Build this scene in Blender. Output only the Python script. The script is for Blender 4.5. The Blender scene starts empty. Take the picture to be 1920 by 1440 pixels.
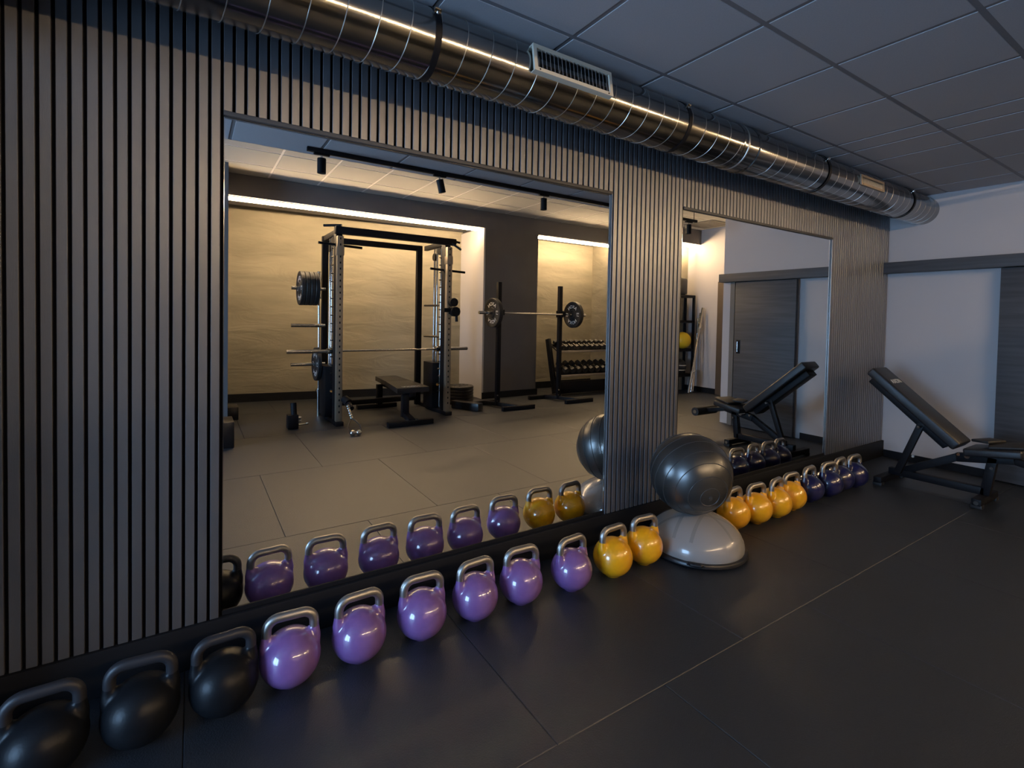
import bpy, bmesh, math, random
from mathutils import Vector, Matrix, Euler
R = math.radians
random.seed(7)
SC = bpy.context.scene
COL = SC.collection

# ------------------------------------------------------------------ camera
F_PX, YAW, PITCH, ROLL, CY = 933.13, 0.572333, -0.025266, 0.018632, 619.29
CAM_Y, CAM_Z = -2.3, 1.40
fwd = Vector((math.sin(YAW)*math.cos(PITCH), math.cos(YAW)*math.cos(PITCH), math.sin(PITCH)))
rgt = Vector((math.cos(YAW), -math.sin(YAW), 0)); up = rgt.cross(fwd)
r2 = rgt*math.cos(ROLL) + up*math.sin(ROLL); u2 = -rgt*math.sin(ROLL) + up*math.cos(ROLL)
cam = bpy.data.cameras.new('camera'); camo = bpy.data.objects.new('camera', cam); COL.objects.link(camo)
cam.sensor_width = 36; cam.sensor_fit = 'HORIZONTAL'; cam.lens = 36*F_PX/1920
cam.shift_y = -(720-CY)/1920; cam.clip_start = .05; cam.clip_end = 60
camo.matrix_world = Matrix(((r2.x, u2.x, -fwd.x, 0), (r2.y, u2.y, -fwd.y, CAM_Y), (r2.z, u2.z, -fwd.z, CAM_Z), (0, 0, 0, 1)))
SC.camera = camo

# ------------------------------------------------------------------ world, exposure, light levels
w = bpy.data.worlds.new('world'); SC.world = w; w.use_nodes = True
w.node_tree.nodes['Background'].inputs[0].default_value = (.10, .16, .28, 1)
w.node_tree.nodes['Background'].inputs[1].default_value = .3
SC.view_settings.view_transform = 'Standard'; SC.view_settings.look = 'None'
SC.view_settings.exposure = 0.80; SC.view_settings.gamma = 1; SC.view_settings.use_curve_mapping = False
LED_STRENGTH = 100.0
LED_COLOR = (1.0, .70, .40)
WINDOW_STRENGTH = 15.0
WINDOW_COLOR = (.36, .62, 1.0)

# ------------------------------------------------------------------ materials
def mat(name, col, rough=.5, metal=0, spec=.5, noise=None, bump=None, coat=0, emit=None, bscale=60, bdist=.01, coatr=.02):
    m = bpy.data.materials.new(name); m.use_nodes = True
    nt = m.node_tree; b = nt.nodes['Principled BSDF']
    b.inputs['Base Color'].default_value = (*col, 1); b.inputs['Roughness'].default_value = rough
    b.inputs['Metallic'].default_value = metal; b.inputs['Specular IOR Level'].default_value = spec
    if coat: b.inputs['Coat Weight'].default_value = coat; b.inputs['Coat Roughness'].default_value = coatr; b.inputs['Coat IOR'].default_value = 1.95 if coatr > .1 else 1.5
    if emit:
        b.inputs['Emission Color'].default_value = (*emit[0], 1); b.inputs['Emission Strength'].default_value = emit[1]
    tc = nt.nodes.new('ShaderNodeTexCoord')
    if noise:
        sc, amt = noise[0], noise[1]
        n = nt.nodes.new('ShaderNodeTexNoise'); n.inputs['Scale'].default_value = sc; n.inputs['Detail'].default_value = 6
        if len(noise) > 2:
            mp = nt.nodes.new('ShaderNodeMapping'); mp.inputs['Scale'].default_value = noise[2]
            nt.links.new(tc.outputs['Object'], mp.inputs[0]); nt.links.new(mp.outputs[0], n.inputs['Vector'])
        else: nt.links.new(tc.outputs['Object'], n.inputs['Vector'])
        cr = nt.nodes.new('ShaderNodeValToRGB')
        cr.color_ramp.elements[0].position = .3; cr.color_ramp.elements[1].position = .7
        cr.color_ramp.elements[0].color = (*[c*(1-amt) for c in col], 1); cr.color_ramp.elements[1].color = (*[min(1, c*(1+amt)) for c in col], 1)
        nt.links.new(n.outputs[0], cr.inputs[0]); nt.links.new(cr.outputs[0], b.inputs['Base Color'])
    if bump:
        n = nt.nodes.new('ShaderNodeTexNoise'); n.inputs['Scale'].default_value = bscale; n.inputs['Detail'].default_value = 5
        if isinstance(bump, tuple):
            mp = nt.nodes.new('ShaderNodeMapping'); mp.inputs['Scale'].default_value = bump[1]
            nt.links.new(tc.outputs['Object'], mp.inputs[0]); nt.links.new(mp.outputs[0], n.inputs['Vector'])
            bs = bump[0]
            if len(bump) > 2: n.inputs['Distortion'].default_value = bump[2]
        else:
            nt.links.new(tc.outputs['Object'], n.inputs['Vector']); bs = bump
        bp = nt.nodes.new('ShaderNodeBump'); bp.inputs['Strength'].default_value = bs; bp.inputs['Distance'].default_value = bdist
        nt.links.new(n.outputs[0], bp.inputs['Height']); nt.links.new(bp.outputs[0], b.inputs['Normal'])
    return m

M = dict(
 slat=mat('charcoal slat veneer', (.074, .074, .083), .42, spec=1.0, coat=1, coatr=.33, noise=(9, .18, (1, 1, .12)), bump=(.12, (8, 8, .6))),
 felt=mat('black felt backing', (.006, .006, .008), .95, spec=.1),
 trim=mat('dark grey trim', (.055, .052, .052), .5),
 base=mat('black baseboard', (.008, .009, .012), .6, spec=.2),
 rubber=mat('black rubber mat', (.009, .013, .020), .48, spec=.95, noise=(3, .12), bump=.25, bscale=220),
 under=mat('dark subfloor', (.005, .005, .006), .9),
 white=mat('white plaster', (.52, .50, .505), .8, spec=.25, bump=.05, bscale=30),
 cream=mat('rough trowelled plaster', (.25, .228, .175), .75, spec=.3, noise=(1.6, .20, (.5, 1, 2.2)), bump=(.55, (.8, 1, 2.6), 1.2), bscale=1.7, bdist=.03),
 greywall=mat('dark grey paint', (.115, .112, .118), .7, noise=(2, .1)),
 ceil=mat('ceiling tile', (.44, .43, .45), .9, spec=.2, noise=(160, .04), bump=.08, bscale=300),
 grid=mat('ceiling grid', (.20, .19, .20), .6),  # shade of the recessed gaps between low tiles is put into this grey
 gridpale=mat('pale ceiling grid', (.80, .78, .74), .6),
 ceilwarm=mat('white ceiling tile', (.44, .43, .405), .9, spec=.2),
 galv=mat('galvanised steel', (.30, .295, .285), .15, metal=1, noise=(5, .14)),
 seam=mat('bright seam steel', (.52, .50, .47), .36, metal=1),
 chrome=mat('polished chrome', (.60, .59, .57), .12, metal=1),
 steel=mat('brushed bare steel', (.38, .36, .34), .42, metal=1, bump=(.06, (40, 4, 40)), bscale=20),
 post=mat('champagne steel upright', (.40, .33, .25), .42, metal=.7),
 black=mat('black powder coat', (.007, .007, .009), .5, spec=.18, bump=.04, bscale=300),
 hole=mat('dark hole', (.004, .004, .004), .9),
 vinyl=mat('black vinyl', (.014, .014, .016), .42, bump=.12, bscale=180),
 foam=mat('black foam', (.012, .012, .013), .6),
 iron=mat('black plate rubber', (.016, .015, .016), .5),
 ink=mat('white lettering', (.80, .78, .74), .5),
 purple=mat('lavender enamel', (.185, .092, .29), .30, coat=1, noise=(40, .06), bump=.06, bscale=120),
 yellow=mat('yellow enamel', (.76, .36, .005), .30, coat=1, noise=(40, .05), bump=.06, bscale=120),
 blue=mat('navy enamel', (.004, .006, .055), .28, coat=1, bump=.06, bscale=120),
 onyx=mat('black enamel', (.006, .007, .009), .38, spec=.2, bump=.06, bscale=120),
 blacksteel=mat('dark handle steel', (.02, .02, .024), .45, spec=.4),
 ball=mat('anthracite ball rubber', (.11, .108, .105), .33, metal=.8, spec=.6),
 ballgroove=mat('ball ridge', (.045, .045, .046), .45),
 dome=mat('pale grey vinyl dome', (.27, .255, .245), .22, spec=.5, coat=.3),
 domemark=mat('grey dome marking', (.215, .205, .198), .25, coat=.3),
 plastic=mat('black plastic', (.012, .012, .014), .35),
 wood=mat('dark wood veneer', (.066, .068, .076), .55, noise=(4, .22, (1, .5, 9))),
 brown=mat('brown door frame', (.10, .070, .045), .5),
 jamb=mat('taupe jamb', (.16, .14, .12), .6),
 ystar=mat('yellow rubber ball', (.72, .50, .02), .45),
 vent=mat('vent grille', (.20, .18, .15), .6),
 led=mat('led diffuser', (.9, .8, .6), .5, emit=(LED_COLOR, LED_STRENGTH)),
 alu=mat('aluminium profile', (.6, .6, .6), .4, metal=1),
 pane=mat('daylit frosted pane', (.8, .85, .9), .4, emit=(WINDOW_COLOR, WINDOW_STRENGTH)),
 ivory=mat('cream grille frame', (.62, .58, .48), .4),
 redcap=mat('orange selector pin', (.75, .30, .06), .4),
)
mm = bpy.data.materials.new('silvered mirror glass'); mm.use_nodes = True
b = mm.node_tree.nodes['Principled BSDF']; b.inputs['Base Color'].default_value = (.90, .895, .87, 1)
b.inputs['Metallic'].default_value = 1; b.inputs['Roughness'].default_value = 0
M['mirror'] = mm

# ------------------------------------------------------------------ mesh builder
class MB:
    def __init__(s): s.bm = bmesh.new()
    def _bev(s, vs, bev, seg=2):
        if bev:
            es = list({e for v in vs for e in v.link_edges})
            bmesh.ops.bevel(s.bm, geom=es, offset=bev, segments=seg, affect='EDGES', profile=.5)
    def box(s, c, d, bev=0, rot=None, seg=2):
        m = Matrix.Translation(Vector(c))
        if rot is not None: m = m @ (rot if isinstance(rot, Matrix) else Euler(rot).to_matrix().to_4x4())
        m = m @ Matrix.Diagonal((*d, 1))
        r = bmesh.ops.create_cube(s.bm, size=1, matrix=m); s._bev(r['verts'], bev, seg); return s
    def rng(s, x0, x1, y0, y1, z0, z1, bev=0):
        return s.box(((x0+x1)/2, (y0+y1)/2, (z0+z1)/2), (abs(x1-x0), abs(y1-y0), abs(z1-z0)), bev)
    def beam(s, p, q, wd, ht, bev=0, upv=(0, 0, 1)):
        p, q = Vector(p), Vector(q); d = q-p; L = d.length; z = d.normalized(); u = Vector(upv)
        if abs(z.dot(u)) > .99: u = Vector((0, 1, 0))
        x = u.cross(z).normalized(); y = z.cross(x)
        m = Matrix(((x.x, y.x, z.x, 0), (x.y, y.y, z.y, 0), (x.z, y.z, z.z, 0), (0, 0, 0, 1)))
        return s.box((p+q)/2, (wd, ht, L), bev, m)
    def cyl(s, p, q, r, r2=None, seg=20, cap=True):
        p, q = Vector(p), Vector(q); d = q-p
        m = Matrix.Translation((p+q)/2) @ d.to_track_quat('Z', 'Y').to_matrix().to_4x4()
        bmesh.ops.create_cone(s.bm, cap_ends=cap, segments=seg, radius1=r, radius2=r if r2 is None else r2, depth=d.length, matrix=m); return s
    def sph(s, c, r, u=24, v=14, sc=(1, 1, 1)):
        bmesh.ops.create_uvsphere(s.bm, u_segments=u, v_segments=v, radius=r, matrix=Matrix.Translation(Vector(c)) @ Matrix.Diagonal((*sc, 1))); return s
    def lathe(s, prof, m=Matrix(), seg=32):
        rings = []
        for r, z in prof:
            if r < 1e-6: rings.append([s.bm.verts.new(m @ Vector((0, 0, z)))])
            else: rings.append([s.bm.verts.new(m @ Vector((r*math.cos(2*math.pi*k/seg), r*math.sin(2*math.pi*k/seg), z))) for k in range(seg)])
        for a, b in zip(rings, rings[1:]):
            for k in range(seg):
                j = (k+1) % seg
                f = [a[k % len(a)], a[j % len(a)], b[j % len(b)], b[k % len(b)]]
                u = []
                for x in f:
                    if x not in u: u.append(x)
                if len(u) > 2:
                    try: s.bm.faces.new(u)
                    except ValueError: pass
        return s
    def tube(s, pts, r, seg=12, closed=False):
        pts = [Vector(p) for p in pts]; n = len(pts); rr = r if isinstance(r, (list, tuple)) else [r]*n
        prev = None; rings = []
        for i, p in enumerate(pts):
            a = pts[(i-1) % n] if (i > 0 or closed) else p; c = pts[(i+1) % n] if (i < n-1 or closed) else p
            t = (c-a).normalized()
            if prev is None: x = t.orthogonal().normalized()
            else: x = (prev - t*prev.dot(t)).normalized()
            prev = x; y = t.cross(x)
            rings.append([s.bm.verts.new(p + rr[i]*(x*math.cos(2*math.pi*k/seg)+y*math.sin(2*math.pi*k/seg))) for k in range(seg)])
        prs = list(zip(rings, rings[1:])) + ([(rings[-1], rings[0])] if closed else [])
        for a, b in prs:
            for k in range(seg): s.bm.faces.new((a[k], a[(k+1) % seg], b[(k+1) % seg], b[k]))
        if not closed: s.bm.faces.new(rings[0][::-1]); s.bm.faces.new(rings[-1])
        return s
    def prism(s, poly, lo, hi, axis='x'):
        def P(a, b, t): return Vector((t, a, b)) if axis == 'x' else (Vector((a, t, b)) if axis == 'y' else Vector((a, b, t)))
        A = [s.bm.verts.new(P(a, b, lo)) for a, b in poly]; B = [s.bm.verts.new(P(a, b, hi)) for a, b in poly]
        n = len(poly)
        for k in range(n): s.bm.faces.new((A[k], A[(k+1) % n], B[(k+1) % n], B[k]))
        s.bm.faces.new(A[::-1]); s.bm.faces.new(B); return s
    def build(s, name, m, parent=None, smooth=True):
        bmesh.ops.recalc_face_normals(s.bm, faces=s.bm.faces)
        off = Vector((0, 0, 0))
        if parent is None:
            vs = s.bm.verts; n = len(vs)
            xs = [v.co.x for v in vs]; ys = [v.co.y for v in vs]; zs = [v.co.z for v in vs]
            off = Vector(((min(xs)+max(xs))/2, (min(ys)+max(ys))/2, min(zs)))
        else:
            p = parent
            while p is not None: off += p.location; p = p.parent
        for v in s.bm.verts: v.co -= off
        me = bpy.data.meshes.new(name); s.bm.to_mesh(me); s.bm.free()
        if smooth:
            me.polygons.foreach_set('use_smooth', [True]*len(me.polygons))
            me.set_sharp_from_angle(angle=R(38))
        me.materials.append(M[m] if isinstance(m, str) else m)
        o = bpy.data.objects.new(name, me); COL.objects.link(o)
        if parent is not None: o.parent = parent
        else: o.location = off
        return o

def tag(o, label, cat, group=None, kind=None):
    o['label'] = label; o['category'] = cat
    if group: o['group'] = group
    if kind: o['kind'] = kind
    return o
def thing(name, loc, label, cat, group=None, kind=None):
    o = bpy.data.objects.new(name, None); COL.objects.link(o); o.location = loc; o.empty_display_size = .1
    return tag(o, label, cat, group, kind)
def struct(o, label, cat): return tag(o, label, cat, kind='structure')
def kids(o): return [c for c in bpy.data.objects if c.parent == o]
def dup(root, loc, rz=None, label=None):
    r = root.copy(); COL.objects.link(r); r.location = loc
    if rz is not None: r.rotation_euler = (0, 0, rz)
    if label: r['label'] = label
    for ch in kids(root):
        c = ch.copy(); COL.objects.link(c); c.parent = r
        for g in kids(ch):
            d = g.copy(); COL.objects.link(d); d.parent = c
    return r
def lettering(txt, size, m4, parent, name='lettering', depth=.0008):
    cu = bpy.data.curves.new('t', 'FONT'); cu.body = txt; cu.size = size; cu.extrude = depth; cu.align_x = 'CENTER'; cu.align_y = 'CENTER'
    to = bpy.data.objects.new('t', cu); COL.objects.link(to)
    dg = bpy.context.evaluated_depsgraph_get(); me = bpy.data.meshes.new_from_object(to.evaluated_get(dg))
    bpy.data.objects.remove(to); bpy.data.curves.remove(cu)
    return me
def text_part(txt, size, m4, parent, name='lettering', m='ink', label=None):
    me = lettering(txt, size, m4, parent); me.name = name
    off = Vector((0, 0, 0)); p = parent
    while p is not None: off += p.location; p = p.parent
    me.transform(Matrix.Translation(-off) @ m4); me.materials.clear(); me.materials.append(M[m])
    o = bpy.data.objects.new(name, me); COL.objects.link(o); o.parent = parent
    if label: o['label'] = label
    return o

def each(name, m, parent, fns, label=None):
    for fn in fns:
        mb = MB(); fn(mb); o = mb.build(name, m, parent)
        if label: o['label'] = label

# ------------------------------------------------------------------ room shell
XL, XE, XR = -3.6, 6.2, 8.5          # left wall, end wall with sliding door, far right wall
ZL, ZH = 2.70, 3.20                  # low ceiling by the mirrors, high ceiling over the weights
YS = -2.05                           # where the ceiling steps up
PEL, D1L, D1R, D2 = -5.10, -6.55, -5.95, -5.75
f = MB()
edges = [0, -1.05, -2.45, -3.92, -5.40, -6.90]
for r in range(5):
    y1, y0 = edges[r], edges[r+1]
    x = 1.015 - 1.035*5 + (.4825 - 1.0 if r % 2 else 0)
    while x < 8.8:
        x1 = x + 1.035; g = .0008; t = .0022
        v = [f.bm.verts.new(p) for p in ((x+g, y0+g, -.02), (x1-g, y0+g, -.02), (x1-g, y1-g, -.02), (x+g, y1-g, -.02),
             (x+g, y0+g, -t), (x1-g, y0+g, -t), (x1-g, y1-g, -t), (x+g, y1-g, -t),
             (x+g+t, y0+g+t, 0), (x1-g-t, y0+g+t, 0), (x1-g-t, y1-g-t, 0), (x+g+t, y1-g-t, 0))]
        for a in (0, 4):
            for k in range(4): f.bm.faces.new((v[a+k], v[a+(k+1) % 4], v[a+4+(k+1) % 4], v[a+4+k]))
        f.bm.faces.new(v[8:12]); x = x1
struct(f.build('floor', 'rubber', smooth=False), 'dark rubber gym floor of staggered mats', 'floor')
struct(MB().rng(-4.2, 9, -7.1, .3, -.10, -.02).build('floor_base', 'under'), 'dark slab under the rubber mats', 'floor')

c = MB()
def tiles(x0, x1, y0, y1, z, px, py, ox, oy):
    xs = [x0] + [ox+px*k for k in range(-20, 30) if x0+.03 < ox+px*k < x1-.03] + [x1]
    ys = [y0] + [oy+py*k for k in range(-20, 30) if y0+.03 < oy+py*k < y1-.03] + [y1]
    for a, b in zip(xs, xs[1:]):
        for d, e in zip(ys, ys[1:]):
            g = .012
            A = [c.bm.verts.new((p, q, z+.004)) for p, q in ((a+g, d+g), (b-g, d+g), (b-g, e-g), (a+g, e-g))]
            B = [c.bm.verts.new((p, q, z)) for p, q in ((a+g+.001, d+g+.001), (b-g-.001, d+g+.001), (b-g-.001, e-g-.001), (a+g+.001, e-g-.001))]
            for k in range(4): c.bm.faces.new((A[k], A[(k+1) % 4], B[(k+1) % 4], B[k]))
            c.bm.faces.new(B)
XS, YS2 = 4.2, -1.5                   # beyond XS the step comes closer to the mirrors
tiles(XL, XS, YS, 0, ZL, .620, .553, 1.48, -.478); tiles(XS, XR, YS2, 0, ZL, .620, .553, 1.48, -.478)
struct(c.build('ceiling', 'ceil', smooth=False), 'grey suspended tile ceiling above the duct and mirrors', 'ceiling')
struct(MB().prism([(XL, YS), (XS, YS), (XS, YS2), (XR, YS2), (XR, .1), (XL, .1)], ZL+.003, ZH+.1, 'z').build('ceiling_grid', 'grid'), 'dark grid behind the low ceiling tiles', 'ceiling')
c = MB(); tiles(XL, XR, -5.1, YS, ZH, .62, .62, 1.48, -2.67); tiles(XS, XR, YS, YS2, ZH, .62, .62, 1.48, -2.67)
struct(c.build('ceiling_high', 'ceilwarm', smooth=False), 'higher tile ceiling over the weight area seen in the mirrors', 'ceiling')
struct(MB().prism([(XL, YS), (XS, YS), (XS, YS2), (XR, YS2), (XR, -7.0), (XL, -7.0)], ZH+.003, ZH+.1, 'z').build('ceiling_slab', 'gridpale'), 'grid behind the high ceiling tiles', 'ceiling')

# slatted wall -------------------------------------------------------
MZ0, MZ1 = .19, 2.177
M1, M2 = (.106, 2.194), (2.877, 4.977)
SY = -.014                            # slat face
P = .0413; S0 = -.5202
s = MB()
def slat(xa, xb, z0, z1):
    g = .0015
    v = [s.bm.verts.new(p) for p in ((xa, 0, z0), (xa, SY+g, z0), (xa+g, SY, z0), (xb-g, SY, z0), (xb, SY+g, z0), (xb, 0, z0))]
    u = [s.bm.verts.new((q.co.x, q.co.y, z1)) for q in v]
    for k in range(5): s.bm.faces.new((v[k], v[k+1], u[k+1], u[k]))
    s.bm.faces.new(v); s.bm.faces.new(u)
k = -75
while True:
    xa = S0 + P*k + .0055; xb = xa + P - .011; k += 1
    if xb > XE: break
    slat(xa, xb, MZ1+.019, ZL)
    for m0, m1 in (M1, M2):
        if xb > m0 and xa < m0: xb = m0-.0015
        elif xa < m1 and xb > m1: xa = m1+.0015
    if xb-xa > .004 and not any(m0 < (xa+xb)/2 < m1 for m0, m1 in (M1, M2)): slat(xa, xb, .172, MZ1+.019)
struct(s.build('wall_slats', 'slat', smooth=False), 'charcoal vertical slat panelling around both mirrors', 'wall')
struct(MB().rng(XL, XE, .004, .12, 0, ZH).build('wall_backing', 'felt'), 'black felt backing behind the slats', 'wall')
struct(MB().rng(XL, XE, -.026, .004, 0, .170, .003).build('baseboard_mirror', 'base'), 'tall black baseboard under the mirrors and slats', 'baseboard')
for i, (a, b) in enumerate((M1, M2)):
    t = MB(); tw = .018
    t.rng(a-.0015, b+.0015, -.017, .004, MZ1, MZ1+tw, .002)
    
    struct(MB().rng(a, b, -.005, .004, .171, MZ0).build('trim_%d' % (i+3), 'base'), ('black ledge under the left mirror', 'black ledge under the right mirror')[i], 'trim')
    struct(t.build('trim_%d' % (i+1), 'trim'), ('dark grey trim round the large left mirror', 'dark grey trim round the right mirror')[i], 'trim')
    lab = ('large left wall mirror reflecting the lit rack and bench', 'right wall mirror behind the exercise ball reflecting the sliding door')[i]
    mr = thing('mirror', ((a+b)/2, 0, MZ0), lab, 'mirror', 'mirrors on the slat wall')
    MB().rng(a+.001, b-.001, -.0005, .003, MZ0+.001, MZ1-.001).build('mirror_glass', 'mirror', mr, smooth=False)
    e = MB()
    e.rng(a, a+.003, -.004, 0, MZ0, MZ1); e.rng(b-.003, b, -.004, 0, MZ0, MZ1)
    e.rng(a, b, -.004, 0, MZ1-.003, MZ1)
    e.build('edge_strip', 'chrome', mr)['label'] = 'polished bright edge'

# end wall block with the sliding door
struct(MB().rng(XE, XR+.1, -1.93, .1, 0, ZH).build('wall_end', 'white'), 'white end wall beyond the slat wall', 'wall')
struct(MB().rng(XE-.012, XE, -.84, -.03, 0, .075).build('baseboard_end', 'base'), 'black baseboard under the white end wall', 'baseboard')
rl = MB().rng(XE-.13, XE, -1.92, -.002, 1.935, 2.045, .003)
struct(rl.build('trim_rail', 'wood'), 'dark wooden pelmet over the sliding door rail', 'trim')
dr = thing('door_1', (XE-.07, -1.30, .012), 'dark wooden sliding door hung on the end wall', 'door', kind='structure')
MB().rng(XE-.075, XE-.035, -1.70, -.90, .012, 1.93, .002).build('door_panel', 'wood', dr)
h = MB(); h.rng(XE-.079, XE-.075, -1.665, -1.610, .98, 1.16, .001); h.build('handle_plate', 'black', dr)
h = MB(); h.cyl((XE-.095, -1.64, 1.0), (XE-.095, -1.64, 1.14), .007); h.cyl((XE-.095, -1.64, 1.01), (XE-.075, -1.64, 1.01), .006); h.cyl((XE-.095, -1.64, 1.13), (XE-.075, -1.64, 1.13), .006)
h.build('door_handle', 'chrome', dr)['label'] = 'chrome pull handle'
struct(MB().rng(XE-.05, XE, -1.79, -1.725, 0, 1.934).build('trim_jamb', 'jamb'), 'taupe door jamb left of the sliding door in the mirror', 'trim')

# back of the room: dark pelmet and column with lit recesses (seen in the mirrors)
LEDB = 2.915
pm = MB()
pm.rng(.37, 7.2, PEL-.03, PEL, LEDB, ZH); pm.rng(.37, 7.2, -5.9, PEL-.03, LEDB+.03, LEDB+.06)
struct(pm.build('wall_pelmet', 'greywall'), 'dark grey pelmet above the lit wall recess', 'wall')
struct(MB().rng(4.2, 5.3, -7.0, PEL-.001, 0, ZH).build('wall_column', 'greywall'), 'dark grey column between the two lit recesses', 'wall')
struct(MB().rng(4.17, 4.2, D1R-.1, PEL-.001, 0, LEDB).build('wall_return', 'white'), 'white return beside the dark column', 'wall')
struct(MB().rng(4.17, 5.33, PEL, PEL+.014, 0, .11).build('baseboard_column', 'base'), 'black baseboard round the column', 'baseboard')
b1 = MB(); b1.prism([(.37, D1L), (4.2, D1R), (4.2, -7.0), (.37, -7.0)], 0, ZH, 'z')
struct(b1.build('wall_recess', 'cream'), 'rough cream plaster wall behind the cable rack', 'wall')
b1 = MB(); b1.prism([(.37, D1L+.014), (4.17, D1R+.014), (4.17, D1R), (.37, D1L)], 0, .13, 'z')
struct(b1.build('baseboard_recess', 'base'), 'black baseboard behind the cable rack', 'baseboard')
struct(MB().rng(5.3, 7.2, -7.0, D2, 0, ZH).build('wall_alcove', 'cream'), 'cream plaster wall behind the dumbbell rack', 'wall')
struct(MB().rng(5.3, 7.2, D2, D2+.014, 0, .13).build('baseboard_alcove', 'base'), 'black baseboard behind the dumbbell rack', 'baseboard')
struct(MB().rng(7.2, XR+.1, -7.0, -4.32, 0, ZH).build('wall_niche', 'cream'), 'cream plaster wall behind the storage shelf', 'wall')
struct(MB().rng(7.1, XR, -4.10, -4.02, LEDB, ZH).build('wall_pelmet_niche', 'greywall'), 'dark grey pelmet above the storage shelf', 'wall')
struct(MB().rng(XR, XR+.1, -4.4, -1.9, 0, ZH).build('wall_right', 'white'), 'white right wall with the brown door', 'wall')
struct(MB().rng(XR-.014, XR, -4.32, -3.60, 0, .10).build('baseboard_right', 'base'), 'black baseboard of the right wall', 'baseboard')
struct(MB().rng(XL, .37, -7.0, -4.62, 0, ZH).build('wall_partition', 'greywall'), 'dark grey partition left of the lit recess', 'wall')
struct(MB().rng(-1.7, -.95, -.50, -.002, 0, ZL).build('wall_light_block', 'greywall'), 'dark side pier just left of the slat wall', 'wall')  # unseen block, added to shade the left slats and black kettlebells from the window
wl = MB(); wl.rng(XL-.15, XL, -4.7, -3.1, 0, ZH); wl.rng(XL-.15, XL, -1.3, .1, 0, ZH); wl.rng(XL-.15, XL, -3.1, -1.3, 2.25, ZH); wl.rng(XL-.15, XL, -3.1, -1.3, 0, .35)
struct(wl.build('wall_left', 'greywall'), 'dark left wall with the daylight window', 'wall')
wn = thing('window_1', (XL-.08, -2.2, .35), 'tall frosted daylight window in the left wall', 'window', kind='structure')
MB().rng(XL-.10, XL-.09, -3.1, -1.3, .35, 2.25).build('pane', 'pane', wn)
fr = MB()
for y in (-3.08, -2.2, -1.32): fr.rng(XL-.09, XL-.03, y-.03, y+.03, .35, 2.25)
for z in (.38, 2.22): fr.rng(XL-.09, XL-.03, -3.1, -1.3, z-.03, z+.03)
fr.build('window_frame', 'black', wn)
# brown door in the right wall
d2 = thing('door_2', (XR, -3.0, 0), 'brown framed door in the right wall past the storage shelf', 'door', kind='structure')
q = MB(); q.rng(XR-.03, XR, -3.60, -3.46, 0, 2.16); q.rng(XR-.03, XR, -3.46, -2.40, 2.06, 2.16); q.rng(XR-.03, XR, -2.54, -2.40, 0, 2.06)
q.build('door_frame', 'brown', d2)
MB().rng(XR-.018, XR, -3.44, -2.54, .01, 2.06).build('door_leaf', 'brown', d2)
for z in (.95, 1.85): MB().cyl((XR-.04, -3.45, z), (XR-.04, -3.45, z+.10), .012).build('hinge', 'chrome', d2)['label'] = 'chrome hinge'

# LED strips
for (x0, x1, y, z, lab) in ((.40, 4.15, PEL-.055, LEDB-.034, 'warm LED strip over the recess behind the cable rack'),
                            (5.32, 7.18, PEL-.055, LEDB-.034, 'warm LED strip over the alcove behind the dumbbell rack'),
                            (7.22, 8.48, -4.125, LEDB-.034, 'warm LED strip over the storage shelf')):
    t = thing('led_strip', ((x0+x1)/2, y, z), lab, 'light', 'warm strips under the pelmets')
    MB().rng(x0, x1, y-.012, y+.012, z-.022, z+.022, .003).build('diffuser', 'led', t)['label'] = 'glowing warm white diffuser'
    MB().rng(x0, x1, y-.02, y+.02, z+.022, z+.032).build('profile', 'alu', t)

# ------------------------------------------------------------------ spiral duct
DY, DZ, DR = -.283, 2.552, .140
dt = thing('ventilation_duct', (3.0, DY, DZ-DR), 'round galvanised spiral duct running along the top of the slat wall', 'duct')
rx = Matrix.Rotation(R(90), 4, 'Y')
MB().lathe([(DR, -1.6-2), (DR, 3.0-2)], Matrix.Translation((2, DY, DZ)) @ rx, 96).build('duct_tube', 'galv', dt)
MB().lathe([(DR-.003, 3.0-2), (DR-.003, 6.199-2)], Matrix.Translation((2, DY, DZ)) @ rx, 96).build('duct_tube', 'galv', dt)
def helix(x0, x1, pitch, r, rr, n=48):
    pts = []
    N = int((x1-x0)/pitch*n)
    for k in range(N+1):
        a = 2*math.pi*k/n; pts.append((x0+pitch*k/n, DY+r*math.sin(a), DZ+r*math.cos(a)))
    return pts
MB().tube(helix(-1.55, 2.90, .1212, DR, .0020), .0020, 6).build('spiral_seam', 'seam', dt)
MB().tube(helix(3.22, 6.15, .1212, DR-.003, .0012), .0013, 6).build('spiral_seam', 'seam', dt)
cs = MB().lathe([(DR, 2.93-2), (DR+.004, 2.935-2), (DR+.004, 3.085-2), (DR+.010, 3.09-2), (DR+.010, 3.10-2), (DR-.004, 3.105-2)], Matrix.Translation((2, DY, DZ)) @ rx, 96)
cs.build('coupling_sleeve', 'galv', dt)
MB().lathe([(DR-.001, 2.965-2), (DR+.007, 2.97-2), (DR+.007, 2.98-2), (DR-.001, 2.985-2)], Matrix.Translation((2, DY, DZ)) @ rx, 96).build('bead', 'seam', dt)
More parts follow.
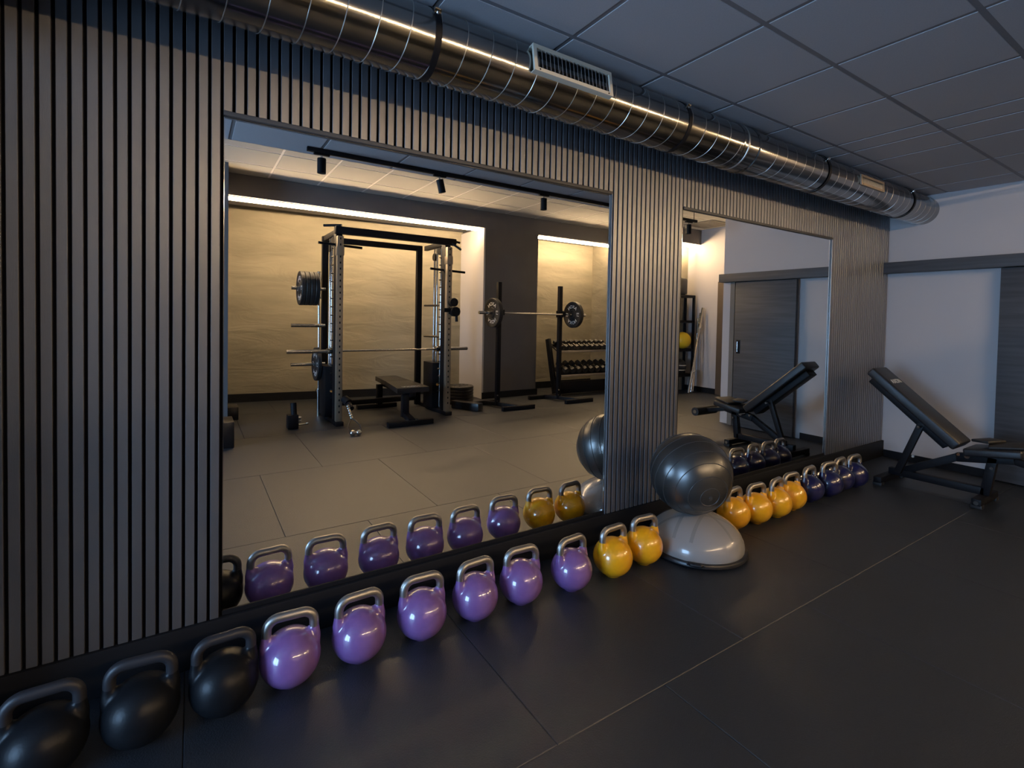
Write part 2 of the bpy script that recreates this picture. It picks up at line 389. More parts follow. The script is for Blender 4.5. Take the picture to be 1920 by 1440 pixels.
for x in (.835, 2.40, 4.02, 5.60):
    rr = DR+.0035
    MB().lathe([(rr-.003, x-.013-2), (rr, x-.013-2), (rr, x+.013-2), (rr-.003, x+.013-2)], Matrix.Translation((2, DY, DZ)) @ rx, 96).build('strap', 'black', dt)
    st = kids(dt)[-1]; st['label'] = 'black clamp strap'
    kk = MB(); a = R(35)
    kk.box((x, DY-(rr+.004)*math.cos(a), DZ+(rr+.004)*math.sin(a)), (.030, .012, .022), .002, (a, 0, 0))
    kk.cyl((x, DY-(rr+.006)*math.cos(a), DZ+(rr+.006)*math.sin(a)-.018), (x, DY-(rr+.006)*math.cos(a), DZ+(rr+.006)*math.sin(a)+.018), .004, seg=8)
    kk.build('clamp_bolt', 'chrome', dt)
def grille(x0, x1, ang, w2, mfr, out=.012):
    """air grille lying on the duct, centred at angle ang above the horizontal on the room side"""
    L = x1-x0; m = Matrix.Translation(((x0+x1)/2, DY, DZ)) @ Matrix.Rotation(-ang, 4, 'X') @ Matrix.Translation((0, -(DR+out), 0))
    def bx(mb, c, d, rot=None):
        mb.box((0, 0, 0), (1, 1, 1), 0, m @ Matrix.Translation(Vector(c)) @ (rot if rot else Matrix()) @ Matrix.Diagonal((*d, 1))); return mb
    g = MB(); t = .018
    for sgn in (-1, 1):
        bx(g, (0, 0, sgn*(w2-t/2)), (L, .012, t)); bx(g, (sgn*(L/2-t/2), 0, 0), (t, .012, 2*w2-2*t))
    bx(g, (0, .016, w2-.003), (L, .028, .004)); bx(g, (0, .016, -w2+.003), (L, .028, .004))
    fo = g.build('air_grille', mfr, dt)
    n = 19
    each('louvre', 'alu', fo, [lambda mb, k=k: bx(mb, (-L/2+t+(L-2*t)*(k+.5)/n, .004, 0), (.0022, .012, 2*w2-2*t), Matrix.Rotation(R(-38), 4, 'Z')) for k in range(n)])
    bk = MB(); bx(bk, (0, .014, 0), (L-2*t, .003, 2*w2-2*t)); bk.build('grille_back', 'hole', fo)
    each('screw', 'black', fo, [lambda mb, sx=sx: mb.cyl(m @ Vector((sx*(L/2-.03), -.007, -w2+t/2)), m @ Vector((sx*(L/2-.03), -.005, -w2+t/2)), .004, seg=8) for sx in (-1, 1)])
grille(1.29, 1.77, R(9), .064, 'ivory')
grille(4.50, 4.92, R(3), .042, 'post', .003)

# ------------------------------------------------------------------ kettlebells
def kb_body():
    mb = MB(); n = 40
    prof = [(0, .0), (.040, .0)]
    for k in range(3, 33): 
        a = -math.pi/2 + math.pi*k/32
        if .104+.108*math.sin(a) > .004: prof.append((.108*math.cos(a), .104+.103*math.sin(a)))
    prof[-1] = (0, .207)
    mb.lathe(prof, seg=48)
    for sx in (-1, 1):
        mb.tube([(sx*.083, 0, .208), (sx*.0835, 0, .19), (sx*.082, 0, .168), (sx*.076, 0, .140), (sx*.045, 0, .10)], [.0176, .0195, .026, .034, .04], 20)
    for sx in (-1, 1): mb.sph((sx*.060, 0, .158), .040, sc=(1, .85, 1))
    o = mb.build('tmp', 'purple')
    z = o.location.copy(); o.location = (0, 0, 0)
    me0 = o.data
    for v in me0.vertices: v.co += z
    rm = o.modifiers.new('r', 'REMESH'); rm.mode = 'VOXEL'; rm.voxel_size = .0032
    sm = o.modifiers.new('s', 'SMOOTH'); sm.factor = .5; sm.iterations = 22
    dg = bpy.context.evaluated_depsgraph_get(); me = bpy.data.meshes.new_from_object(o.evaluated_get(dg))
    bpy.data.objects.remove(o); me.name = 'body'
    me.polygons.foreach_set('use_smooth', [True]*len(me.polygons))
    return me
def kb_handle():
    hx = .083; pts = [(-hx, 0, .200)]; cr = .042; zt = .262
    for k in range(9):
        a = math.pi - k*math.pi/16; pts.append((-hx+cr+cr*math.cos(a), 0, zt-cr+cr*math.sin(a)))
    for k in range(9):
        a = math.pi/2 - k*math.pi/16; pts.append((hx-cr+cr*math.cos(a), 0, zt-cr+cr*math.sin(a)))
    pts.append((hx, 0, .200))
    mb = MB().tube(pts, .0175, 20)
    return mb
BODY = kb_body()
def kb_proto(mname, hname):
    t = bpy.data.objects.new('kettlebell', None)
    COL.objects.link(t)
    me = BODY.copy(); me.materials.clear(); me.materials.append(M[mname])
    o = bpy.data.objects.new('body', me); COL.objects.link(o); o.parent = t
    h = kb_handle().build('handle', hname, t); h['label'] = 'bare steel handle' if hname == 'steel' else 'dark handle'
    return t
sets = [
 ('purple', 'steel', 'purple competition kettlebells', [
  (.318, -.300, -4, 'purple kettlebell with steel handle, nearest the camera at the left end of the purple row'),
  (.577, -.300, 3, 'second purple kettlebell counting from the near left end of the row'),
  (.849, -.298, -2, 'third purple kettlebell, under the left half of the big mirror'),
  (1.113, -.298, 4, 'fourth purple kettlebell, just past the middle of the purple row'),
  (1.369, -.300, -3, 'fifth purple kettlebell, last but one before the yellow ones'),
  (1.660, -.335, 5, 'purple kettlebell next to the yellow pair, farthest purple one')]),
 ('yellow', 'steel', 'yellow competition kettlebells', [
  (1.944, -.345, 3, 'yellow kettlebell beside the last purple one'),
  (2.197, -.335, -5, 'yellow kettlebell just left of the half-ball balance trainer'),
  (3.10, -.310, 6, 'yellow kettlebell half hidden behind the big exercise ball'),
  (3.322, -.335, -4, 'second yellow kettlebell past the exercise ball'),
  (3.558, -.345, 8, 'third yellow kettlebell past the exercise ball'),
  (3.795, -.325, -3, 'yellow kettlebell touching the blue row, farthest yellow one')]),
 ('blue', 'steel', 'navy competition kettlebells', [
  (4.09, -.310, 4, 'navy blue kettlebell next to the yellow ones, nearest blue one'),
  (4.365, -.325, -6, 'second navy blue kettlebell from the yellow ones'),
  (4.59, -.310, 3, 'third navy blue kettlebell from the yellow ones'),
  (4.81, -.325, -4, 'farthest navy blue kettlebell, towards the incline bench')]),
 ('onyx', 'blacksteel', 'black kettlebells in the shadow', [
  (.100, -.320, 3, 'black kettlebell in shadow just left of the nearest purple one'),
  (-.135, -.320, -4, 'middle black kettlebell of the three in the dark corner'),
  (-.370, -.330, 2, 'black kettlebell at the bottom left edge of the photo')]),
]
for mname, hname, grp, lst in sets:
    pr = None
    for x, y, rz, lab in lst:
        if pr is None:
            pr = kb_proto(mname, hname); o = pr; o.location = (x, y, 0); o.rotation_euler = (0, 0, R(rz))
        else: o = dup(pr, (x, y, 0), R(rz))
        tag(o, lab, 'kettlebell', grp)

# ------------------------------------------------------------------ exercise ball on half-ball trainer
BX, BY = 2.622, -.365
bo = thing('balance_trainer', (BX, BY, 0), 'pale grey half-ball balance trainer on a black base under the exercise ball', 'balance ball')
mt = Matrix.Translation((BX, BY, 0))
MB().lathe([(0, 0), (.27, 0), (.292, .006), (.300, .012), (.300, .022), (.295, .030), (.28, .034), (0, .034)], mt, 72).build('base_platform', 'plastic', bo)
dome = [(.280, .032), (.283, .042)]
for k in range(1, 19):
    a = math.pi/2*k/18; dome.append((.282*math.cos(a), .046+.180*math.sin(a)))
dome[-1] = (0, .226)
do = MB().lathe(dome, mt, 72).build('dome', 'dome', bo)
mk = MB()
def dp(r, a, e=.0006):
    th = math.acos(min(1, r/.282)); return Vector((BX+r*math.cos(a), BY+r*math.sin(a), .046+.180*math.sin(th)+e))
def strip(pts, wd):
    prev = None
    for i, p in enumerate(pts):
        t = (pts[min(i+1, len(pts)-1)] - pts[max(i-1, 0)]).normalized(); n = (p-Vector((BX, BY, -.12))).normalized(); sd = t.cross(n)*wd/2
        a, b = mk.bm.verts.new(p+sd), mk.bm.verts.new(p-sd)
        if prev: mk.bm.faces.new((prev[0], a, b, prev[1]))
        prev = (a, b)
for a0, off in ((R(20), .05), (R(80), -.05), (R(140), .05), (R(200), .05)):
    pts = []
    for k in range(31):
        t = -.245+.49*k/30; x = t*math.cos(a0)-off*math.sin(a0); y = t*math.sin(a0)+off*math.cos(a0)
        if math.hypot(x, y) < .262: pts.append(dp(math.hypot(x, y), math.atan2(y, x)))
    strip(pts, .020)
mk.build('dome_marking', 'domemark', do)
hd = MB(); a0 = R(-142)
pts = [(BX+.299*math.cos(a0+t), BY+.299*math.sin(a0+t), .030) for t in (-.16, -.12)] + [(BX+.317*math.cos(a0+t), BY+.317*math.sin(a0+t), .034) for t in (-.08, 0, .08)] + [(BX+.299*math.cos(a0+t), BY+.299*math.sin(a0+t), .030) for t in (.12, .16)]
hd.tube(pts, .009, 10); hd.build('grip_handle', 'plastic', bo)

GB, GR = Vector((2.578, -.352, .226+.241)), .240
gb = thing('exercise_ball', GB - Vector((0, 0, GR)), 'big shiny anthracite exercise ball resting on the half-ball trainer', 'exercise ball')
axis = Vector((-.35, -.80, -.28)).normalized()
mz = Matrix.Translation(GB) @ axis.to_track_quat('Z', 'Y').to_matrix().to_4x4()
prof = []
for k in range(0, 145):
    a = math.pi*k/144; r = GR
    prof.append((r*math.sin(a), r*math.cos(a)))
prof[0] = (0, GR); prof[-1] = (0, -GR)
MB().lathe(prof, mz, 96).build('ball_shell', 'ball', gb)
rg = MB()
for th in (14, 30, 48, 66, 84, 100, 116, 132, 150):
    a = R(th); n = 96
    rg.tube([mz @ Vector((GR*math.sin(a)*math.cos(2*math.pi*k/n), GR*math.sin(a)*math.sin(2*math.pi*k/n), GR*math.cos(a))) for k in range(n)], .0028, 6, closed=True)
rg.build('ridge', 'ballgroove', gb)
MB().cyl(mz @ Vector((0, 0, GR-.004)), mz @ Vector((0, 0, GR+.003)), .012, seg=20).build('valve_plug', 'ballgroove', gb)

# ------------------------------------------------------------------ incline bench by the end wall
bx = 5.27
ib = thing('incline_bench', (bx, -.85, 0), 'black adjustable bench with raised backrest by the white end wall', 'bench')
hi, lo = Vector((bx, -.285, .985)), Vector((bx, -.91, .430))
ax = (hi-lo).normalized(); nrm = Vector((0, -ax.z, ax.y)); nrm = nrm if nrm.z > 0 else -nrm
rot = Matrix(((1, ax.x, nrm.x, 0), (0, ax.y, nrm.y, 0), (0, ax.z, nrm.z, 0), (0, 0, 0, 1)))
pad = MB().box((hi+lo)/2, (.27, (hi-lo).length, .080), .016, rot, 3).build('backrest', 'vinyl', ib)
MB().box((hi+lo)/2 - nrm*.068, (.15, (hi-lo).length*.88, .06), .004, rot).build('backrest_frame', 'black', ib)
seat = MB().box((bx, -1.12, .430), (.30, .34, .062), .016, (R(-9), 0, 0), 3).build('seat', 'vinyl', ib)
mm4 = Matrix.Translation(lo + ax*.66 + nrm*.0415) @ rot
text_part('AXON', .062, mm4 @ Matrix.Rotation(R(0), 4, 'Z'), pad, label='white letters on the backrest')
fm = MB()
fm.beam((bx, -1.22, .39), (bx, -.88, .33), .06, .07, .004); fm.beam((bx, -1.10, .38), (bx, -1.06, .07), .06, .06, .004)
fm.beam((bx, -1.06, .10), (bx, -.42, .10), .06, .06, .004); fm.beam((bx, -.90, .34), (bx, -.52, .12), .05, .06, .004)
fm.build('main_frame', 'black', ib)
for y, wd in ((-1.06, .42), (-.42, .50)):
    MB().rng(bx-wd/2, bx+wd/2, y-.03, y+.03, 0.02, .075, .004).build('foot_bar', 'black', ib)
    ft = kids(ib)[-1]
    for sx in (-1, 1): MB().rng(bx+sx*(wd/2-.03)-.03, bx+sx*(wd/2-.03)+.03, y-.034, y+.034, 0, .03, .004).build('rubber_foot', 'foam', ft)
MB().beam((bx-.06, -.66, .575), (bx-.06, -.50, .11), .04, .05, .003).build('support_strut', 'black', ib)
rr = MB().cyl((bx-.19, -1.50, .315), (bx+.19, -1.50, .315), .050, seg=28).build('leg_roller', 'foam', ib)
for sx in (-1, 1): MB().cyl((bx+sx*.19, -1.50, .315), (bx+sx*.196, -1.50, .315), .022, seg=20).build('roller_cap', 'chrome', rr)
MB().beam((bx, -1.22, .38), (bx, -1.50, .32), .05, .05, .003).build('roller_arm', 'black', ib)
for p in ((-.66, .545), (-.90, .36), (-.60, .27), (-1.10, .30)): MB().cyl((bx-.145 if p[0] == -.66 else bx-.05, p[0], p[1]), (bx-.03, p[0], p[1]), .011, seg=14).build('bolt', 'chrome', ib)['label'] = 'shiny bolt'
for x, y in ((bx-.21, -1.06), (bx-.24, -.42)): MB().cyl((x-.006, y, .045), (x, y, .045), .016, seg=14).build('bolt', 'chrome', ib)['label'] = 'shiny bolt'
kn = MB().cyl((bx-.03, -.97, .37), (bx-.11, -.97, .37), .018, seg=16).build('knob', 'chrome', ib)
tl = MB(); tl.box((bx, -1.18, .487), (.24, .22, .020), .009, (R(-9), 0, R(12))); tl.box((bx+.03, -1.06, .498), (.20, .12, .022), .009, (R(-4), 0, R(-18)))
tag(tl.build('towel', 'foam'), 'black folded cloth lying on the seat of the incline bench', 'towel')

# ------------------------------------------------------------------ track lights on the low ceiling (seen in the mirrors)
tr = thing('track_rail', (3.1, -1.85, ZL-.034), 'long black ceiling track carrying the small spotlights', 'light track')
MB().rng(.75, 5.47, -1.868, -1.832, ZL-.034, ZL-.001, .003).build('rail', 'black', tr)
for x in (4.45, 5.42): MB().cyl((x, -1.85, ZL-.004), (x, -1.85, ZH), .004, seg=8).build('suspension_rod', 'black', tr)
def spot(x, tilt, lab):
    t = thing('spotlight', (x, -1.85, ZL-.20), lab, 'spotlight', 'black spotlights on the ceiling track')
    MB().rng(x-.06, x+.06, -1.866, -1.834, ZL-.050, ZL-.034, .003).build('adapter', 'black', t)
    MB().cyl((x, -1.85, ZL-.05), (x, -1.85, ZL-.078), .008, seg=12).build('stem', 'chrome', t)
    d = Vector((math.sin(tilt), 0, -math.cos(tilt))); p = Vector((x, -1.85, ZL-.075))
    hdm = MB().cyl(p, p+d*.115, .033, seg=28).build('lamp_head', 'black', t)
    MB().cyl(p+d*.1135, p+d*.116, .026, seg=24).build('lens', 'hole', hdm)
spot(.86, 0, 'black spotlight nearest the left end of the track')
spot(1.87, R(14), 'tilted black spotlight, second from the left end of the track')
spot(3.03, 0, 'black spotlight, third along the track')
spot(5.32, 0, 'black spotlight at the right end of the track, seen in the right mirror')
ve = thing('ceiling_vent', (8.2, -3.45, ZH-.012), 'square grey ceiling vent near the storage shelf', 'vent')
MB().rng(7.75, 8.35, -3.85, -3.25, ZH-.012, ZH+.002).build('frame', 'vent', ve)
each('slat', 'jamb', ve, [lambda mb, k=k: mb.rng(7.80+k*.06, 7.84+k*.06, -3.80, -3.30, ZH-.016, ZH-.010) for k in range(9)])

# ------------------------------------------------------------------ cable rack with guided barbell
rk = thing('cable_rack', (2.3, -4.55, 0), 'tall black and steel cable rack with guided bar under the warm strip', 'gym rack')
XA, XB, XC = 1.56, 3.06, 2.95
HT = 2.50
for sx, x in ((0, XA), (1, XB)):
    p = MB().rng(x-.038, x+.038, -4.17, -4.10, .05, HT-.12, .004).build('front_upright', 'post', rk)
    p['label'] = 'pale steel front upright with a row of holes'
    each('hole', 'hole', p, [lambda mb, k=k: mb.rng(x-.008, x+.008, -4.0995, -4.098, .16+k*.075, .185+k*.075) for k in range(30)])
    MB().rng(x-.04, x+.04, -4.30, -4.17, .03, HT-.02, .004).build('guide_post', 'black', rk)
    each('safety_peg', 'chrome', rk, [lambda mb, k=k: mb.cyl((x-.06, -4.325, .32+k*.107), (x+.03, -4.325, .32+k*.107), .008, seg=8) for k in range(19)])
    xr = XA if sx == 0 else XC
    MB().rng(xr-.04, xr+.04, -5.0, -4.92, .03, HT-.02, .004).build('rear_upright', 'black', rk)
    for dy in (-4.50, -4.60): MB().cyl((x-.01, dy, .1), (x-.01, dy, HT-.1), .013, seg=14).build('guide_rod', 'chrome', rk)
    MB().cyl((x-.01, -4.36, .08), (x-.01, -4.36, HT-.1), .014, seg=14).build('guide_rod', 'chrome', rk)
    MB().cyl((x-.01, -4.55, .6), (x-.01, -4.55, HT-.1), .004, seg=8).build('cable', 'black', rk)
    ws = MB(); ws.rng(x-.10, x+.08, -4.76, -4.42, .06, .72, .006)
    sh = ws.build('weight_shroud', 'black', rk)
    MB().cyl((x-.02, -4.4195, .40), (x-.02, -4.41, .40), .02, seg=14).build('selector_pin', 'redcap', sh)
    MB().rng(x-.05, x+.05, -5.10, -4.06, 0, .055, .005).build('floor_rail', 'black', rk)
    MB().rng(x-.03, x+.03, -4.96, -4.13, HT-.09, HT-.02, .004).build('top_rail', 'black', rk)
    each('pulley', 'black', rk, [lambda mb, yy=yy, zz=zz: mb.cyl((x-.025, yy, zz), (x+.015, yy, zz), .055, seg=28) for yy, zz in ((-4.42, HT-.15), (-4.60, HT-.22))])
    MB().rng(x-.045, x+.045, -4.18, -4.09, HT-.36, HT-.25, .004).build('cable_bracket', 'post', rk)
    z0 = 2.28 if sx == 0 else 2.06
    MB().cyl((x-.24, -4.22, z0+.01), (x+.30, -4.22, z0-.012), .017, seg=14).build('spotter_arm', 'black', rk)
MB().rng(XA-.06, XB+.10, -4.19, -4.10, HT-.09, HT, .006).build('front_crossbar', 'black', rk)
MB().rng(XA, XC, -5.0, -4.93, HT-.10, HT-.02, .006).build('rear_crossbar', 'black', rk)
MB().rng(XA, XC, -4.99, -4.93, .10, .17, .005).build('rear_crossbar', 'black', rk)
for p in (((XA+.02, -4.14, HT+.02), (XA-.16, -4.3, HT+.02)), ((XB+.05, -4.14, HT-.03), (XB+.17, -4.14, HT-.04)), ((XB+.03, -4.12, HT-.06), (XB+.12, -4.0, HT-.16))): MB().cyl(*p, .016, seg=12).build('pull_up_grip', 'black', rk)
for z in (1.56, 1.10): MB().cyl((XC, -4.72, z), (XB, -4.42, z), .016, seg=14).build('storage_peg', 'chrome', rk)
for z in (1.74, 1.245, .725): MB().cyl((XA-.03, -4.78, z), (XA-.46, -4.78, z), .024, seg=18).build('storage_peg', 'chrome', rk)
sb = MB(); sb.cyl((.985, -4.36, .925), (1.46, -4.36, .925), .025, seg=18); sb.cyl((1.46, -4.36, .925), (3.14, -4.36, .925), .014, seg=16); sb.cyl((3.14, -4.36, .925), (3.49, -4.36, .925), .025, seg=18)
for x in (1.50, 3.02): sb.cyl((x-.04, -4.36, .925), (x+.05, -4.36, .925), .036, seg=18)
sb.build('guided_bar', 'chrome', rk)
dh = MB(); dh.cyl((XB+.03, -4.08, 1.60), (XB+.03, -4.0, 1.60), .060, seg=24); dh.cyl((XB+.06, -4.08, 1.47), (XB+.06, -4.0, 1.47), .068, seg=24); dh.cyl((XB-.10, -4.07, 1.49), (XB+.06, -4.07, 1.49), .03, seg=14); dh.cyl((XB+.08, -4.03, 1.42), (XB+.085, -4.03, 1.33), .02, seg=12)
dh.build('cable_carriage', 'black', rk)
lw = MB(); x = XA+.06; lw.cyl((x, -4.07, .34), (x+.03, -3.98, .30), .05, seg=18); lw.cyl((x+.02, -4.0, .30), (x+.04, -3.9, .24), .035, seg=14)
lw.build('low_pulley', 'black', rk)
# plates on the upper peg, one on the lower peg
def plate(name, lab, p, q, r, grp, txt=True, face=None):
    p, q = Vector(p), Vector(q); L = (q-p).length
    t = thing(name, (p.x, p.y, p.z-r), lab, 'weight plate', grp)
    d = (q-p).normalized(); m = Matrix.Translation(p) @ d.to_track_quat('Z', 'Y').to_matrix().to_4x4()
    pr = [(.026, -L/2*0), (.075, 0), (.080, .006), (r*.78, .006), (r*.82, 0), (r-.004, 0), (r, .005), (r, L-.005), (r-.004, L), (r*.82, L), (r*.78, L-.006), (.080, L-.006), (.075, L), (.026, L), (.026, 0)]
    MB().lathe(pr, m, 56).build('disc', 'iron', t)
    if txt:
        for zoff, flip in ((-.0008, True), (L+.0008, False)):
            base = (zoff+.0066) if flip else (zoff-.0066)
            k = 0; word = 'AXON'
            for half in (0, 1):
                for i, ch in enumerate(word + '15'):
                    a = half*math.pi + ((i-1.5)*R(25) if i < 4 else math.pi/2 + (i-4.5)*R(17))
                    th = math.pi/2 - a if not flip else math.pi/2 + a
                    rot = Matrix.Rotation(th-math.pi/2, 4, 'Z')
                    mm = m @ Matrix.Translation((0, 0, base)) @ rot @ Matrix.Translation((0, r*.60, 0))
                    if flip: mm = mm @ Matrix.Rotation(math.pi, 4, 'Y')
                    letters.append((ch, mm, t, r))
    return t
letters = []
def flush(t, r):
    """one lettering mesh per plate"""
    bm = bmesh.new()
    for ch, mm, tt, rr in [l for l in letters if l[2] is t]:
        if (ch, 1) not in GLY: GLY[(ch, 1)] = lettering(ch, 1, None, None, depth=.001)
        me = GLY[(ch, 1)].copy(); me.transform(mm @ Matrix.Diagonal((r*.34, r*.34, 1, 1))); bm.from_mesh(me); bpy.data.meshes.remove(me)
    off = t.location
    for v in bm.verts: v.co -= off
    me = bpy.data.meshes.new('lettering'); bm.to_mesh(me); bm.free(); me.materials.append(M['ink'])
    o = bpy.data.objects.new('lettering', me); COL.objects.link(o); o.parent = t; o['label'] = 'raised white letters'
GLY = {}
xs = 1.195
for k, lab in enumerate(('outermost black plate on the upper peg of the cable rack', 'second black plate in from the tip of the upper rack peg', 'third black plate on the upper rack peg', 'innermost black plate on the upper rack peg')):
    t = plate('weight_plate', lab, (xs+k*.058, -4.78, 1.74-.0), (xs+k*.058+.052, -4.78, 1.74), .225, 'plates on the upper rack peg'); flush(t, .225) if k == 0 else None
t = plate('weight_plate', 'black plate on the lowest peg of the cable rack', (1.40, -4.78, .725), (1.45, -4.78, .725), .225, 'plates on the lowest rack peg'); flush(t, .225)

# spare barbell standing behind the rack
def barbell(loc, p, q, lab, sl=.40, grp=None):
    p, q = Vector(p), Vector(q); d = (q-p).normalized(); L = (q-p).length
    t = thing('barbell', loc, lab, 'barbell', grp)
    MB().cyl(p+d*sl, q-d*sl, .014, seg=16).build('shaft', 'chrome', t)
    for a, b, s_ in ((p, p+d*sl, 1), (q, q-d*sl, -1)):
        MB().cyl(a, b, .025, seg=20).build('sleeve', 'chrome', t)
        MB().cyl(b-d*s_*.02, b+d*s_*.012, .036, seg=20).build('collar', 'chrome', t)
    return t
barbell((1.47, -4.86, .0), (1.470, -4.86, .0), (1.462, -4.86, 1.98), 'short barbell stored upright beside the pegs of the cable rack', .36)

# flat bench in front of the rack
fb = thing('flat_bench', (2.36, -4.4, 0), 'flat black bench standing in front of the cable rack', 'bench')
MB().prism([(2.23, -3.86), (2.67, -3.86), (2.69, -4.62), (2.33, -4.62)], .395, .46, 'z').build('seat_pad', 'vinyl', fb)
MB().prism([(2.33, -4.635), (2.69, -4.635), (2.70, -5.25), (2.38, -5.25)], .395, .46, 'z').build('seat_pad', 'vinyl', fb)
sp = kids(fb)[0]
text_part('AXON', .085, Matrix.Translation((2.46, -3.98, .4615)) @ Matrix.Rotation(R(0), 4, 'Z'), sp, label='white letters on the bench pad')
MB().rng(2.42, 2.50, -5.1, -3.92, .33, .395, .004).build('spine', 'black', fb)
for y, wd in ((-3.98, .09), (-5.05, .08)): MB().rng(2.36-wd/2+.02, 2.36+wd/2+.02, y-.04, y+.04, .06, .36, .004).build('leg', 'black', fb)
for y in (-3.72, -5.10): MB().rng(2.06, 2.66, y-.045, y+.045, 0, .065, .006).build('foot_bar', 'black', fb)
MB().beam((2.38, -3.98, .10), (2.38, -3.72, .05), .08, .06, .003).build('leg_brace', 'black', fb)
for x in (2.315, 2.445):
    for y in (-3.72, -5.10): MB().cyl((x, y, .066), (x, y, .074), .014, seg=12).build('bolt', 'chrome', fb)

# cable handle lying on the floor and small handle
ch = thing('stirrup_attachment', (1.60, -3.50, 0), 'chrome cable handle on a chain on the floor by the rack', 'gym attachment')
g = MB()
for x in (1.565, 1.635): g.sph((x, -3.48, .036), .036)
g.cyl((1.555, -3.48, .036), (1.645, -3.48, .036), .014); g.build('grip', 'chrome', ch)
MB().tube([(1.535, -3.48, .04), (1.53, -3.55, .10), (1.57, -3.62, .15), (1.60, -3.65, .165), (1.63, -3.62, .15), (1.67, -3.55, .10), (1.665, -3.48, .04)], .008, 8).build('strap', 'plastic', ch)
for k in range(6): MB().sph((1.60, -3.66-.035*k, .175+.022*k), .021, 12, 8).build('chain_link', 'chrome', ch)
pd = thing('landmine_base', (1.05, -4.22, 0), 'small black upright fitting standing on the floor left of the rack', 'fitting')
MB().rng(.98, 1.10, -4.30, -4.16, 0, .17, .008).build('base_block', 'black', pd)
MB().cyl((1.055, -4.22, .15), (1.050, -4.24, .31), .035, seg=18).build('post', 'black', pd)
for z in (.13, .09): MB().cyl((1.10, -4.19, z), (1.13, -4.19, z), .02).build('knob', 'chrome', pd)
MB().cyl((1.10, -4.17, .05), (1.19, -4.17, .05), .012).sph((1.20, -4.17, .055), .018, 12, 8).build('pin', 'chrome', pd)

# plate stack on the floor and long black block
for k in range(6):
    r = .225
    t = thing('weight_plate', (3.66, -4.92, .002+k*.048), ('bottom', 'second', 'third', 'fourth', 'fifth', 'top')[k] + ' plate of the stack on the floor right of the cable rack', 'weight plate', 'plates stacked on the floor')
    z = .002+k*.048
    MB().lathe([(.026, z), (.09, z), (r-.01, z), (r, z+.008), (r, z+.037), (r-.01, z+.045), (r*.85, z+.045), (r*.8, z+.040), (.09, z+.040), (.085, z+.045), (.026, z+.045), (.026, z)], Matrix.Translation((3.66, -4.92, 0)), 48).build('disc', 'iron', t)
    if k == 5:
        each('plate_marking', 'chrome', t, [lambda mb, a=2*math.pi*q/14: mb.box((3.66+.165*math.cos(a), -4.92+.165*math.sin(a), z+.0415), (.045, .035, .003), 0, (0, 0, a)) for q in range(14)])
bk = MB(); bk.beam((3.40, -4.60, .06), (3.62, -4.14, .06), .13, .115, .012)
tag(bk.build('foam_block', 'plastic'), 'long black block on the floor beside the plate stack', 'block')

# squat stands, loaded barbell
def stand(x, y, lab):
    t = thing('squat_stand', (x, y, 0), lab, 'squat stand', 'squat stands')
    up_ = MB().rng(x-.032, x+.032, y-.032, y+.032, .03, 1.95, .003).build('upright', 'black', t)
    each('hole', 'hole', up_, [lambda mb, k=k, dx=dx: mb.cyl((x+dx, y+.0325, .45+k*.065), (x+dx, y+.0330, .45+k*.065), .006, seg=8) for k in range(22) for dx in (-.012, .012)])
    MB().beam((x, y, .05), (x+.16, y+.34, .04), .06, .06, .003).build('base_beam', 'black', t)
    MB().rng(x-.12, x+.46, y+.32, y+.38, 0, .065, .004).build('front_foot', 'black', t)
    MB().beam((x, y, .05), (x-.08, y-.25, .04), .06, .06, .003).build('base_beam', 'black', t)
    MB().rng(x-.42, x+.18, y-.30, y-.24, 0, .065, .004).build('rear_foot', 'black', t)
    g = MB(); g.rng(x-.05, x+.05, y-.04, y+.04, 1.42, 1.53, .003); g.rng(x-.03, x+.03, y+.04, y+.125, 1.437, 1.4545); g.rng(x-.03, x+.03, y+.115, y+.127, 1.437, 1.52)
    g.build('bar_cup', 'black', t)
    for dx, z in ((-.02, .10), (-.02, .19), (.02, .10)): MB().cyl((x+dx, y+.032, z), (x+dx, y+.042, z), .012, seg=12).build('bolt', 'chrome', t)
stand(4.02, -4.33, 'black squat stand in front of the dark column')
stand(5.28, -4.40, 'black squat stand in front of the dumbbell rack')
BZ = 1.469
barbell((4.65, -4.30, BZ), (3.62, -4.245, BZ), (5.78, -4.325, BZ), 'long chrome barbell resting on the two squat stands', .33)
t = plate('weight_plate', 'black lettered plate on the left end of the racked barbell', (3.846, -4.2534, BZ), (3.914, -4.2559, BZ), .225, 'plates on the racked barbell'); flush(t, .225)
t = plate('weight_plate', 'black lettered plate on the right end of the racked barbell', (5.475, -4.3137, BZ), (5.543, -4.3162, BZ), .225, 'plates on the racked barbell'); flush(t, .225)

# dumbbell rack
dk = thing('dumbbell_rack', (6.3, -4.95, 0), 'black two-tier dumbbell rack against the cream alcove wall', 'dumbbell rack')
for x in (5.53, 7.12): MB().beam((x, -4.80, 0), (x, -5.05, 1.02), .06, .10, .004).build('rack_leg', 'black', dk)
for z, y in ((.86, -4.93), (.43, -4.82)):
    MB().box((6.325, y, z), (1.52, .30, .02), .003, (-R(25), 0, 0)).build('tray', 'black', dk)
    MB().rng(5.56, 7.09, y+.134, y+.150, z-.080, z-.040, .003).build('tray_lip', 'steel', dk)
MB().rng(5.58, 7.07, -4.90, -4.84, .02, .24, .004).build('lower_panel', 'black', dk)
dbp = thing('dumbbell', (5.52, -4.93, .93), 'x', 'dumbbell')
for sy in (-1, 1):
    MB().cyl((5.52, -4.93+sy*.055, .975), (5.52, -4.93+sy*.125, .975), .048, seg=6).build('head', 'iron', dbp)
MB().cyl((5.52, -4.88, .975), (5.52, -4.98, .975), .016, seg=14).build('grip', 'chrome', dbp)
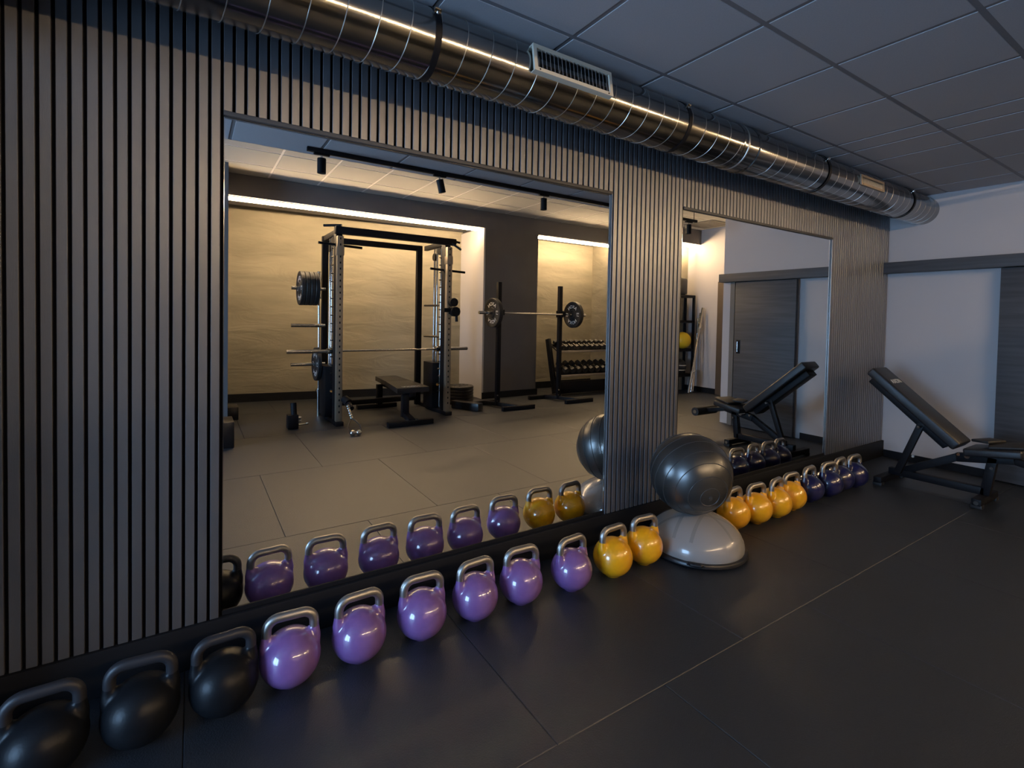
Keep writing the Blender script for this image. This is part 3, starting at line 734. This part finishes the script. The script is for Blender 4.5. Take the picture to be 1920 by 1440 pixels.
ords = ('first', 'second', 'third', 'fourth', 'fifth', 'sixth', 'seventh', 'eighth', 'ninth', 'tenth')
first = True
for tier, (z, y, dx, nn, sc) in enumerate(((.878, -4.924, .125, 10, 1.0), (.470, -4.834, .150, 8, 1.18))):
    for k in range(nn):
        lab = '%s dumbbell from the left on the %s tier of the dumbbell rack' % (ords[k], ('upper', 'lower')[tier])
        loc = (5.66+k*dx+tier*.03, y, z)
        if first: o = dbp; o.location = loc; first = False
        else: o = dup(dbp, loc)
        o.rotation_euler = (-R(25), 0, 0); o.scale = (sc, sc, sc)
        tag(o, lab, 'dumbbell', 'dumbbells on the rack')

# storage shelf with ball, box and leaning barbells (right mirror)
sh = thing('storage_shelf', (8.02, -4.18, 0), 'black metal storage shelf under the warm niche light', 'shelf')
for x in (7.64, 8.40):
    for y in (-4.28, -4.08): MB().rng(x-.02, x+.02, y-.02, y+.02, 0, 1.90).build('shelf_post', 'black', sh)
for z in (.30, .80, 1.36, 1.86): MB().rng(7.63, 8.42, -4.30, -4.06, z, z+.05, .003).build('shelf_board', 'black', sh)
bxo = MB().rng(7.81, 8.21, -4.29, -4.07, 1.911, 2.24, .05)
tag(bxo.build('speaker_box', 'plastic'), 'rounded black box on top of the storage shelf', 'box')
tag(MB().sph((8.17, -4.15, .851+.165), .165, 32, 20).build('medicine_ball', 'ystar'), 'yellow medicine ball on the storage shelf', 'ball')
g = thing('medicine_ball', (8.10, -4.17, .351), 'black medicine ball with pale bands on the lowest shelf', 'ball')
MB().sph((8.10, -4.17, .351+.15), .15, 32, 20).build('ball_shell', 'iron', g)
for z in (.44, .53): MB().lathe([(math.sqrt(.15**2-(z-.501)**2)+.001, z-.006), (math.sqrt(.15**2-(z-.501)**2)+.001, z+.006)], Matrix.Translation((8.10, -4.17, 0)), 32).build('pale_band', 'ink', g)
for k, (x0, x1) in enumerate(((8.02, 8.42), (8.18, 8.445), (8.32, 8.465))):
    barbell((x0, -3.86-.065*k, 0), (x0, -3.86-.065*k, .022), (x1, -3.88-.065*k, 1.66-.1*k), ('leftmost', 'middle', 'rightmost')[k]+' of the three barbells leaning in the corner by the storage shelf', .40, 'barbells leaning in the corner')

# dark things by the partition, at the left edge of the left mirror
tag(MB().rng(-.10, .375, -3.90, -3.55, 0, .27, .01).build('step_box', 'plastic'), 'black step box on the floor by the dark partition', 'box')
tag(MB().rng(.38, .52, -5.35, -5.05, 0, .17, .01).build('foam_roller_box', 'plastic'), 'small black box on the floor at the left end of the recess', 'box')

SC.cycles.max_bounces = 10
SC.cycles.diffuse_bounces = 5
SC.cycles.glossy_bounces = 6
